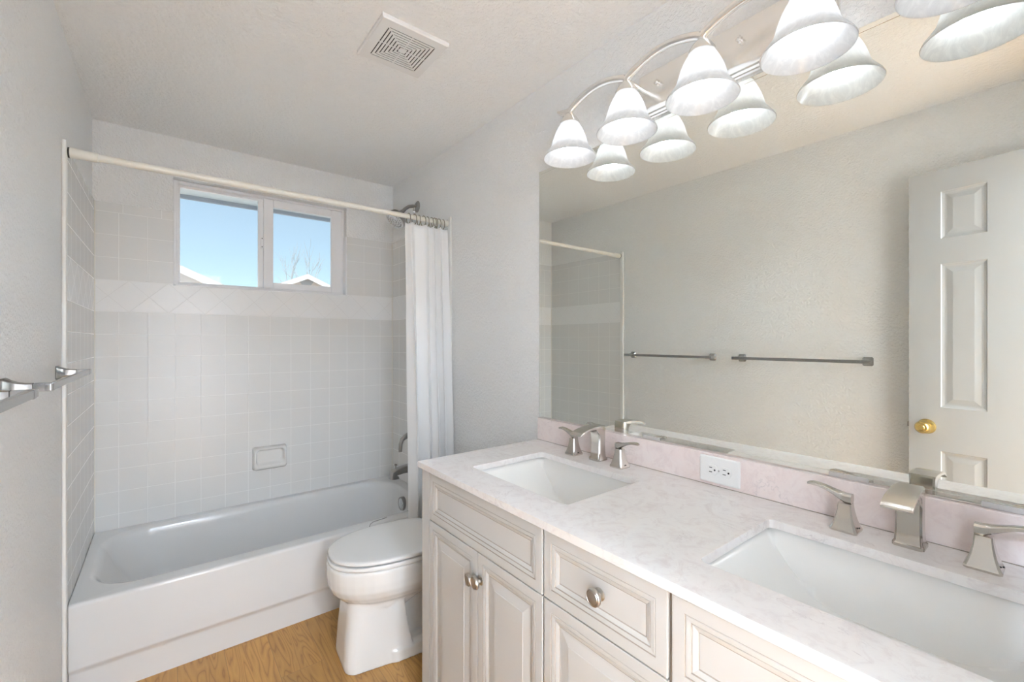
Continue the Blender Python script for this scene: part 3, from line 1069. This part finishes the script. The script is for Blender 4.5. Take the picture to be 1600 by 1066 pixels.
# ------------------------------------------------------------------ faucets
def faucet(yc, label):
    t = thing('faucet', label, 'faucet', (1.167, yc, ZK))
    zb = ZK + 0.0003

    def sq(cx, cyy, hx, hy, z, r=0.25):
        a, b2 = hx * r, hy * r
        return [(cx - hx + a, cyy - hy, z), (cx + hx - a, cyy - hy, z), (cx + hx, cyy - hy + b2, z), (cx + hx, cyy + hy - b2, z),
                (cx + hx - a, cyy + hy, z), (cx - hx + a, cyy + hy, z), (cx - hx, cyy + hy - b2, z), (cx - hx, cyy - hy + b2, z)]
    # spout: straight back, flat top falling away to a wide lip, arched underside
    cx = 1.176
    sec = [((.0270, 0), (-.0225, 0), .0245), ((.0270, .006), (-.0225, .006), .0245), ((.0215, .011), (-.0180, .011), .0220), ((.0190, .030), (-.0155, .030), .0208), ((.0180, .060), (-.0145, .060), .0205),
           ((.0180, .090), (-.0145, .078), .0208), ((.0178, .1150), (-.0180, .0930), .0212), ((.0150, .1200), (-.0250, .1030), .0216), ((-.010, .1215), (-.0360, .1085), .0222), ((-.035, .1205), (-.0500, .1105), .0228), ((-.058, .1175), (-.0660, .1090), .0232),
           ((-.080, .1140), (-.0830, .1070), .0236), ((-.098, .1085), (-.0970, .1020), .0238), ((-.1100, .1030), (-.1065, .0975), .0238), ((-.1125, .0990), (-.1085, .0955), .0234)]
    mb = MB()
    rings = []
    for (ox, oz), (ix, iz), hw in sec:
        rr = []
        for tt, v_ in ((0.0, -.82), (.12, -1), (.88, -1), (1.0, -.82), (1.0, .82), (.88, 1), (.12, 1), (0.0, .82)):
            rr.append((cx + ox + (ix - ox) * tt, yc + v_ * hw, zb + oz + (iz - oz) * tt))
        rings.append(rr)
    mb.loft(rings)
    mb.build('spout', M['nickel'], t, ang=38)
    for s_ in (-1, 1):
        yh = yc + s_ * 0.103
        hb = MB()
        hb.loft([sq(1.165, yh, hx, hx, zb + z, .18) for z, hx in ((0, .0245), (.004, .0250), (.0065, .0236), (.014, .0205), (.026, .0168), (.042, .0136), (.056, .0120), (.0595, .0118))])
        hbo = hb.build('handle', M['nickel'], t, ang=30)
        lv_ = MB()
        secs = []
        for (dy, z, hx, hz) in ((-.0118, .0692, .0114, .0094), (.000, .0692, .0114, .0094), (.010, .0728, .0110, .0076), (.022, .0778, .0104, .0056), (.036, .0828, .0098, .0044), (.050, .0860, .0092, .0038), (.063, .0868, .0086, .0036), (.0715, .0852, .0068, .0026)):
            y = yh + s_ * dy
            zz = zb + z
            secs.append([(1.165 + a * hx, y, zz + b2 * hz) for a, b2 in ((-1, -.6), (-.7, -1), (.7, -1), (1, -.6), (1, .6), (.7, 1), (-.7, 1), (-1, .6))])
        lv_.loft(secs)
        lv_.build('lever', M['nickel'], hbo, ang=40)
        MB().lathe([(0.0, 0.0006), (0.0016, 0.0004), (0.0016, -0.002)], (1.165, yh - 0.0232, zb + .0105), 'y', 10).build('screw_hole', M['black'], hbo)
    return t


faucet(1.014, 'brushed nickel two-handle faucet behind the sink nearest the toilet')
faucet(0.201, 'brushed nickel two-handle faucet behind the right-hand sink')

# ------------------------------------------------------------------ outlet in the backsplash
ou = thing('wall_outlet', 'white horizontal duplex outlet set in the pink backsplash', 'outlet', (XR - 0.022, 0.6115, 0.8815))
OXF = XR - 0.0222
MB().loft([[(OXF - dx, p[0], p[1]) for p in rrect(0.5545 + i, 0.6685 - i, 0.8815 + i, 0.9555 - i, .003, 0, 3)] for dx, i in ((0, 0), (.002, 0), (.0048, .0022), (.0056, .005))], 0, (True, True)).build('cover_plate', M['white'], ou, ang=30)
for yy in (0.631, 0.592):
    c = MB()
    ring0 = []
    for i in range(40):
        a = 2 * PI * i / 40
        ring0.append((max(-.0135, min(.0135, .0172 * math.cos(a))), .0168 * math.sin(a)))
    c.loft([[(OXF - dx, yy + p[1] * k, 0.9185 + p[0] * k) for p in ring0] for dx, k in ((.0050, 1), (.0068, 1), (.0074, .95))], 0, (False, True))
    c.box(OXF - .0079, OXF - .0070, yy - .001, yy + .0068, .9185 + .0052, .9185 + .0072, 1)
    c.box(OXF - .0079, OXF - .0070, yy - .001, yy + .0078, .9185 - .0072, .9185 - .0052, 1)
    c.lathe([(0.0, -.0079), (.0026, -.0079), (.0026, -.0068)], (OXF, yy - .0085, .9185), 'x', 14, 1)
    c.build('receptacle', [M['white'], M['black']], ou, ang=30)
MB().lathe([(0.0, -.0070), (.0024, -.0066), (.0028, -.0052)], (OXF, 0.6115, .9185), 'x', 14).build('screw', M['chrome'], ou)

# ------------------------------------------------------------------ mirror
MY0, MY1, MZ0, MZ1 = -0.142, 1.3903, 0.9640, 1.9961
mi = thing('mirror', 'wide frameless mirror above the double vanity', 'mirror', (XR, 0.624, MZ0))
mm = MB()
BW = 0.013


def mrect(i, x):
    return [(x, MY0 + i, MZ0 + i), (x, MY1 - i, MZ0 + i), (x, MY1 - i, MZ1 - i), (x, MY0 + i, MZ1 - i)]


mm.loft([mrect(0, XR - 0.0006), mrect(0, XM + 0.0004), mrect(0.0008, XM), mrect(BW - 0.0010, XM), mrect(BW - 0.0005, XM + 0.0005), mrect(BW, XM)], 0, (True, True))
mm.build('mirror_glass', M['mirror'], mi, smooth=False)
for (a, b2) in ((0.052, 0.108), (0.281, 0.357), (0.811, 0.875)):
    MB().box(XM - 0.0030, XM - 0.0003, a, b2, 0.9634, 0.9745).build('mirror_clip', M['clip'], mi, bevel=0.001)

# ------------------------------------------------------------------ vanity light
LY = [1.102, 0.857, 0.612, 0.367, 0.122]
LX, LZ = 1.129, 1.934
vl = thing('vanity_light', 'brushed nickel five-lamp vanity light with lit bell shades above mirror', 'light fixture', (XR, 0.612, 2.0))
w = MB()
for xx, i in ((XR - 0.0005, 0.0), ):
    pass
pr = [(XR - 0.0005, 0.0), (XR - 0.010, 0.0), (XR - 0.012, 0.004), (XR - 0.016, 0.006), (XR - 0.018, 0.012), (XR - 0.024, 0.014), (XR - 0.028, 0.020), (XR - 0.0285, 0.03)]
w.loft([[(x, p[0], p[1]) for p in rrect(0.335 + i, 0.889 - i, 2.004 + i, 2.156 - i, .006, 0, 3)] for x, i in pr], 0, (True, True))
w.build('back_plate', M['satin'], vl, ang=30)
for yy in (0.804, 0.552):
    MB().lathe([(0.0, -0.019), (0.005, -0.018), (0.0078, -0.013), (0.005, -0.008), (0.006, -0.003), (0.009, 0.0)], (XR - 0.028, yy, 2.095), 'x', 16).build('finial', M['satin'], vl)
path = []
n_ = 26
path += [(LX, LY[0] + 0.062, 2.121), (LX, LY[0] + 0.048, 2.112), (LX, LY[0] + 0.028, 2.103)]
for k in range(4):
    for i in range(n_):
        t = i / n_
        y = LY[k] + (LY[k + 1] - LY[k]) * t
        path.append((LX, y, 2.0985 + 0.034 * (math.sin(PI * t) ** 0.8)))
path += [(LX, LY[4], 2.0985), (LX, LY[4] - 0.028, 2.103), (LX, LY[4] - 0.048, 2.112), (LX, LY[4] - 0.062, 2.121)]
rads = [0.003, 0.008] + [0.0115] * (len(path) - 4) + [0.008, 0.003]
MB().tube(path, rads, 14).build('arm', M['satin'], vl, ang=60)
for yy in (LY[1], LY[3]):
    MB().tube([(XR - 0.027, yy, 2.093), (LX, yy, 2.097)], 0.007, 12).build('stem', M['satin'], vl)
for yy in LY:
    hd = MB()
    hd.lathe([(0.006, 0.096 + LZ + 0.066 - LZ - 0.001), (0.011, 0.158), (0.016, 0.152), (0.026, 0.141), (0.034, 0.127), (0.0345, 0.119), (0.031, 0.119)], (LX, yy, LZ), 'z', 32, caps=(True, True))
    ho = hd.build('lamp_holder', M['satin'], vl, ang=50)
    prof = [(0.0310, 0.1215), (0.0345, 0.117), (0.0410, 0.106), (0.0480, 0.092), (0.0545, 0.076), (0.0600, 0.059), (0.0640, 0.045), (0.0675, 0.036), (0.0735, 0.027), (0.0820, 0.016), (0.0895, 0.006), (0.0925, 0.0)]
    inner = [(r_ - 0.0035, h_ + 0.0006) for r_, h_ in prof]
    so = MB().lathe(prof + [(0.0915, -0.0018), (0.0895, -0.0006)] + inner[::-1][1:], (LX, yy, LZ), 'z', 48).build('lamp_shade', M['shade'], ho, ang=70)
    MB().lathe([(0.0, 0.0215), (0.012, 0.0235), (0.022, 0.030), (0.028, 0.040), (0.030, 0.050), (0.028, 0.061), (0.021, 0.074), (0.0145, 0.084), (0.0135, 0.090)], (LX, yy, LZ), 'z', 28, caps=(False, True)).build('bulb', M['bulb'], ho, ang=70)
    MB().lathe([(0.0138, 0.090), (0.0138, 0.118)], (LX, yy, LZ), 'z', 20, caps=(True, True)).build('socket', M['white'], ho)

# ------------------------------------------------------------------ exhaust vent in the ceiling
ve = thing('exhaust_vent', 'square white exhaust fan grille in the ceiling', 'vent', (0.680, 1.508, ZC - 0.02))
vx, vy = 0.680, 1.509
HS = 0.1235
w = MB()


def vring(hs, z):
    return [(vx - hs, vy - hs, z), (vx + hs, vy - hs, z), (vx + hs, vy + hs, z), (vx - hs, vy + hs, z)]


w.loft([vring(HS, ZC - 0.0004), vring(HS, ZC - 0.010), vring(HS - 0.0035, ZC - 0.0145), vring(0.0880, ZC - 0.0150), vring(0.0880, ZC - 0.0132)], 0, (False, False))
pitch, slot = 0.0118, 0.0044
hs = 0.0880
while hs > 0.022:
    o_, i_ = hs - slot, hs - pitch
    w.loft([vring(o_, ZC - 0.0132), vring(o_, ZC - 0.0150), vring(i_, ZC - 0.0150), vring(i_, ZC - 0.0132)], 0, (False, False))
    hs -= pitch
w.box(vx - hs + slot, vx + hs - slot, vy - hs + slot, vy + hs - slot, ZC - 0.0150, ZC - 0.0132)
w.box(vx - 0.088, vx + 0.088, vy - 0.0016, vy + 0.0016, ZC - 0.0149, ZC - 0.0133)
w.box(vx - 0.0016, vx + 0.0016, vy - 0.088, vy + 0.088, ZC - 0.0149, ZC - 0.0133)
for sx_ in (-1, 1):
    for sy_ in (-1, 1):
        a0, a1, q = 0.020, 0.088, 0.0013
        w.add([(vx + sx_ * (a0 - q), vy + sy_ * (a0 + q), ZC - 0.0149), (vx + sx_ * (a0 + q), vy + sy_ * (a0 - q), ZC - 0.0149), (vx + sx_ * (a1 + q), vy + sy_ * (a1 - q), ZC - 0.0149), (vx + sx_ * (a1 - q), vy + sy_ * (a1 + q), ZC - 0.0149)], [(0, 1, 2, 3)])
w.build('vent_grille', M['white'], ve, smooth=False)
MB().box(vx - 0.090, vx + 0.090, vy - 0.090, vy + 0.090, ZC - 0.0131, ZC - 0.0005).build('vent_opening', M['dark'], ve, smooth=False)


# ------------------------------------------------------------------ towel bars on the left wall
def towel_bar(ya, yb, label):
    z = 1.181
    xb = XL + 0.0745
    t = thing('towel_bar', label, 'towel bar', (XL, (ya + yb) / 2, z), 'towel bars on the left wall')
    MB().box(xb - 0.0055, xb + 0.0055, ya - 0.028, yb + 0.030, z - 0.0082, z + 0.0082).build('bar', M['steel'], t, bevel=0.002, seg=2)
    for y in (ya, yb):
        p = MB()
        p.loft([[(XL + dx, y + a * h_, z + b2 * h_) for a, b2 in ((-1, -.75), (-.75, -1), (.75, -1), (1, -.75), (1, .75), (.75, 1), (-.75, 1), (-1, .75))]
                for dx, h_ in ((.0004, .0215), (.003, .0225), (.006, .0213), (.013, .0166), (.023, .0126), (.035, .0102), (.047, .0093))], 0, (True, True))
        p.build('post', M['steel'], t, ang=40)
        MB().box(XL + 0.0475, XL + 0.0805, y - 0.0105, y + 0.0105, z - 0.0090, z + 0.0090).build('bar_holder', M['steel'], t, bevel=0.0018)
    return t


towel_bar(1.421, 2.029, 'grey metal towel bar on the left wall, the one nearer the tub')
towel_bar(0.628, 1.237, 'grey metal towel bar on the left wall, the one nearer the door')

# ------------------------------------------------------------------ door, opened against the left wall
door = thing('door_1', 'white panelled door standing open, seen in the mirror', 'door', (-0.09, -0.142, 0))
door['kind'] = 'structure'
DW, DH, DT = 0.607, 2.030, 0.035
DA = R(8.7)


def dxf(p):
    # local: x along the door from the hinge, y through it (0 = room face), z up
    c, s_ = math.cos(DA), math.sin(DA)
    return Vector((-0.0905 - p.x * s_ - p.y * c, -0.142 + p.x * c - p.y * s_, p.z))


def dpanel_face(mb, side):
    xs = [0.0, 0.108, 0.250, 0.357, 0.499, DW]
    zs = [0.012, 0.235, 0.805, 0.995, 1.618, 1.728, 1.933, DH]
    yy = 0.0 if side == 0 else DT
    sg = 1 if side == 0 else -1
    for i in range(5):
        for j in range(7):
            x0, x1, z0, z1 = xs[i], xs[i + 1], zs[j], zs[j + 1]
            if i in (1, 3) and j in (1, 3, 5):
                prof = [(0, 0), (0.003, 0.0035), (0.012, 0.0062), (0.018, 0.0062), (0.038, 0.0022), (0.0395, 0.0022)]
                rg = [[(x0 + q, yy + sg * d_, z0 + q), (x1 - q, yy + sg * d_, z0 + q), (x1 - q, yy + sg * d_, z1 - q), (x0 + q, yy + sg * d_, z1 - q)] for q, d_ in prof]
                mb.loft(rg, 0, (False, True))
            else:
                mb.add([(x0, yy, z0), (x1, yy, z0), (x1, yy, z1), (x0, yy, z1)], [(0, 1, 2, 3)])


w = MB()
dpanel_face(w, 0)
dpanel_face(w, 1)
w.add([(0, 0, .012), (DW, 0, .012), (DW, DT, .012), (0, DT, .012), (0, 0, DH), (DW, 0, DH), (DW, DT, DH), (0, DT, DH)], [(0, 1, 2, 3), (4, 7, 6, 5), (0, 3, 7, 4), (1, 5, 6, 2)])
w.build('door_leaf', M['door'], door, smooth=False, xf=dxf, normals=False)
k = MB()
for sg, y0 in ((-1, 0.0), (1, DT)):
    pr = [(0.0, 0.060), (0.010, 0.060), (0.012, 0.057), (0.020, 0.058), (0.0265, 0.050), (0.0275, 0.042), (0.024, 0.033), (0.014, 0.026), (0.012, 0.012), (0.030, 0.007), (0.033, 0.0)]
    k.lathe([(r_, y0 + sg * h_) for r_, h_ in pr], (0.546, 0, 0.905), 'y', 32)
k.build('door_knob', M['brass'], door, xf=dxf, ang=40)
MB().box(DW - 0.002, DW + 0.010, 0.010, 0.025, 0.893, 0.915).build('latch_bolt', M['pewter'], door, xf=dxf, bevel=0.002)
for z in (0.25, 1.02, 1.80):
    MB().tube([(-0.004, -0.004, z - .045), (-0.004, -0.004, z + .045)], 0.006, 10).build('hinge', M['brass'], door, xf=dxf)

# ------------------------------------------------------------------ fill lamps added out of view behind the doorway
for hx, hy, hm, lb in ((0.20, -1.28, 'fill_glow', 'added fill lamp in the unseen hall facing the doorway'),
                       (-1.22, -0.44, 'fill_glow_side', 'added fill lamp round the corner in the unseen hall')):
    hl = thing('hall_fill_lamp', lb, 'fill light', (hx, hy, ZC))
    MB().lathe([(0.17, -0.0005), (0.17, -0.02), (0.155, -0.026), (0.0, -0.026)], (hx, hy, ZC), 'z', 40).build('lamp_base', M['satin'], hl)
    MB().lathe([(0.150, -0.0265), (0.148, -0.045), (0.125, -0.075), (0.08, -0.098), (0.03, -0.108), (0.0, -0.110)], (hx, hy, ZC), 'z', 40).build('glow_bowl', M[hm], hl)

# ------------------------------------------------------------------ outside the window
EZ = 2.235
eav = MB()


def ezf(x):
    return 2.195


eav.add([(-1.5, YF + 0.16, ezf(-1.5) + .026), (2.5, YF + 0.16, ezf(2.5) + .026), (2.5, 3.50, ezf(2.5) + .024), (-1.5, 3.50, ezf(-1.5) + .024),
         (-1.5, YF + 0.16, ezf(-1.5) + .2), (2.5, YF + 0.16, ezf(2.5) + .2), (2.5, 3.50, ezf(2.5) + .2), (-1.5, 3.50, ezf(-1.5) + .2)],
        [(0, 3, 2, 1), (4, 5, 6, 7), (0, 1, 5, 4), (1, 2, 6, 5), (2, 3, 7, 6), (3, 0, 4, 7)])
eav.add([(-1.5, 3.50, ezf(-1.5)), (2.5, 3.50, ezf(2.5)), (2.5, 3.525, ezf(2.5)), (-1.5, 3.525, ezf(-1.5)),
         (-1.5, 3.50, ezf(-1.5) + .2), (2.5, 3.50, ezf(2.5) + .2), (2.5, 3.525, ezf(2.5) + .2), (-1.5, 3.525, ezf(-1.5) + .2)],
        [(0, 3, 2, 1), (4, 5, 6, 7), (0, 1, 5, 4), (1, 2, 6, 5), (2, 3, 7, 6), (3, 0, 4, 7)], 1)
struct(eav.build('trim_4', [M['soffit'], M['fascia']], smooth=False), 'grey roof eave edge outside the window top', 'eave')
GZ = -3.0
struct(MB().box(-60, 60, YF + 1.5, 110, GZ - 0.2, GZ).build('ground', M['ground'], smooth=False), 'winter ground between the neighbouring houses', 'ground')


def house(px, y0, y1, pz, hw, slope, label, vent):
    ez = pz - hw * slope
    t = thing('house', label, 'house', (px, (y0 + y1) / 2, GZ), 'neighbouring houses')
    wl = MB()
    ov_ = 0.22
    pent = [(px - hw, GZ), (px + hw, GZ), (px + hw, ez), (px, pz), (px - hw, ez)]
    wl.loft([[(x, y, z - (0.16 if z > GZ else 0)) for x, z in pent] for y in (y0 + 0.3, y1 - 0.3)], 0, (True, True))
    wl.build('house_wall', M['siding'], t, smooth=False)
    for s_ in (-1, 1):
        rf = MB()
        xe = px + s_ * (hw + ov_)
        zee = pz - (hw + ov_) * slope
        rf.add([(px, y0, pz - .10), (xe, y0, zee - .10), (xe, y1, zee - .10), (px, y1, pz - .10), (px, y0, pz), (xe, y0, zee), (xe, y1, zee), (px, y1, pz)],
               [(0, 1, 2, 3), (4, 7, 6, 5), (0, 4, 5, 1), (1, 5, 6, 2), (2, 6, 7, 3), (3, 7, 4, 0)])
        rf.build('roof_slope', M['roof'], t, smooth=False)
        fb = MB()
        fb.add([(px, y0 - .03, pz - .26), (xe, y0 - .03, zee - .26), (xe, y0 - .001, zee - .26), (px, y0 - .001, pz - .26), (px, y0 - .03, pz - .03), (xe, y0 - .03, zee - .03), (xe, y0 - .001, zee - .03), (px, y0 - .001, pz - .03)],
               [(0, 1, 2, 3), (4, 7, 6, 5), (0, 4, 5, 1), (1, 5, 6, 2), (2, 6, 7, 3), (3, 7, 4, 0)])
        fb.build('rake_board', M['house_trim'], t, smooth=False)
    if vent:
        vt = MB()
        vt.add([(px - .38, y0 + .27, pz - .30), (px + .38, y0 + .27, pz - .30), (px, y0 + .27, pz - .85), (px - .38, y0 + .30, pz - .30), (px + .38, y0 + .30, pz - .30), (px, y0 + .30, pz - .85)],
               [(0, 1, 2), (3, 5, 4), (0, 3, 4, 1), (1, 4, 5, 2), (2, 5, 3, 0)])
        vt.build('gable_vent', M['roof'], t, smooth=False)
    return t


house(-1.85, 18.0, 23.3, 4.79, 4.6, 0.457, 'pale house with a sloping roof edge in the left window pane', False)
house(5.70, 24.0, 31.0, 4.70, 4.4, 0.445, 'pale house with a centred gable peak in the right window pane', True)


def tree(x, y, top, seed, label, spread=1.0, hf=0.46):
    rg = random.Random(seed)
    mb = MB()

    def grow(p, d_, ln, r_, lev):
        q = p + d_ * ln
        mid = p + d_ * ln * 0.5 + Vector((rg.uniform(-1, 1), rg.uniform(-1, 1), 0)) * ln * 0.05
        mb.tube([p, mid, q], [r_, r_ * 0.85, r_ * 0.65], 5, caps=(False, True))
        if lev == 0:
            return
        for k_ in range(3 if lev > 1 else 4):
            nd = (d_ + Vector((rg.uniform(-1, 1) * spread, rg.uniform(-1, 1) * spread, rg.uniform(-0.1, 0.5))) * 0.62).normalized()
            st = p + d_ * ln * rg.uniform(0.55, 1.0)
            grow(st, nd, ln * rg.uniform(0.55, 0.75), r_ * 0.55, lev - 1)
    H_ = top - GZ
    grow(Vector((x, y, GZ)), Vector((0, 0, 1)), H_ * hf, 0.10, 4)
    return tag(mb.build('bare_tree', M['bark'], ang=80), label, 'tree', 'bare trees beyond the houses')


tree(8.2, 37.5, 8.6, 3, 'tall bare tree behind the gabled house, left of its peak', 0.62)
tree(9.9, 38.0, 6.9, 11, 'smaller bare tree behind the gabled house, right of its peak', 0.6)
tree(-2.6, 26.5, 5.0, 5, 'bare tree top above the sloping roof in the left pane', 0.8)
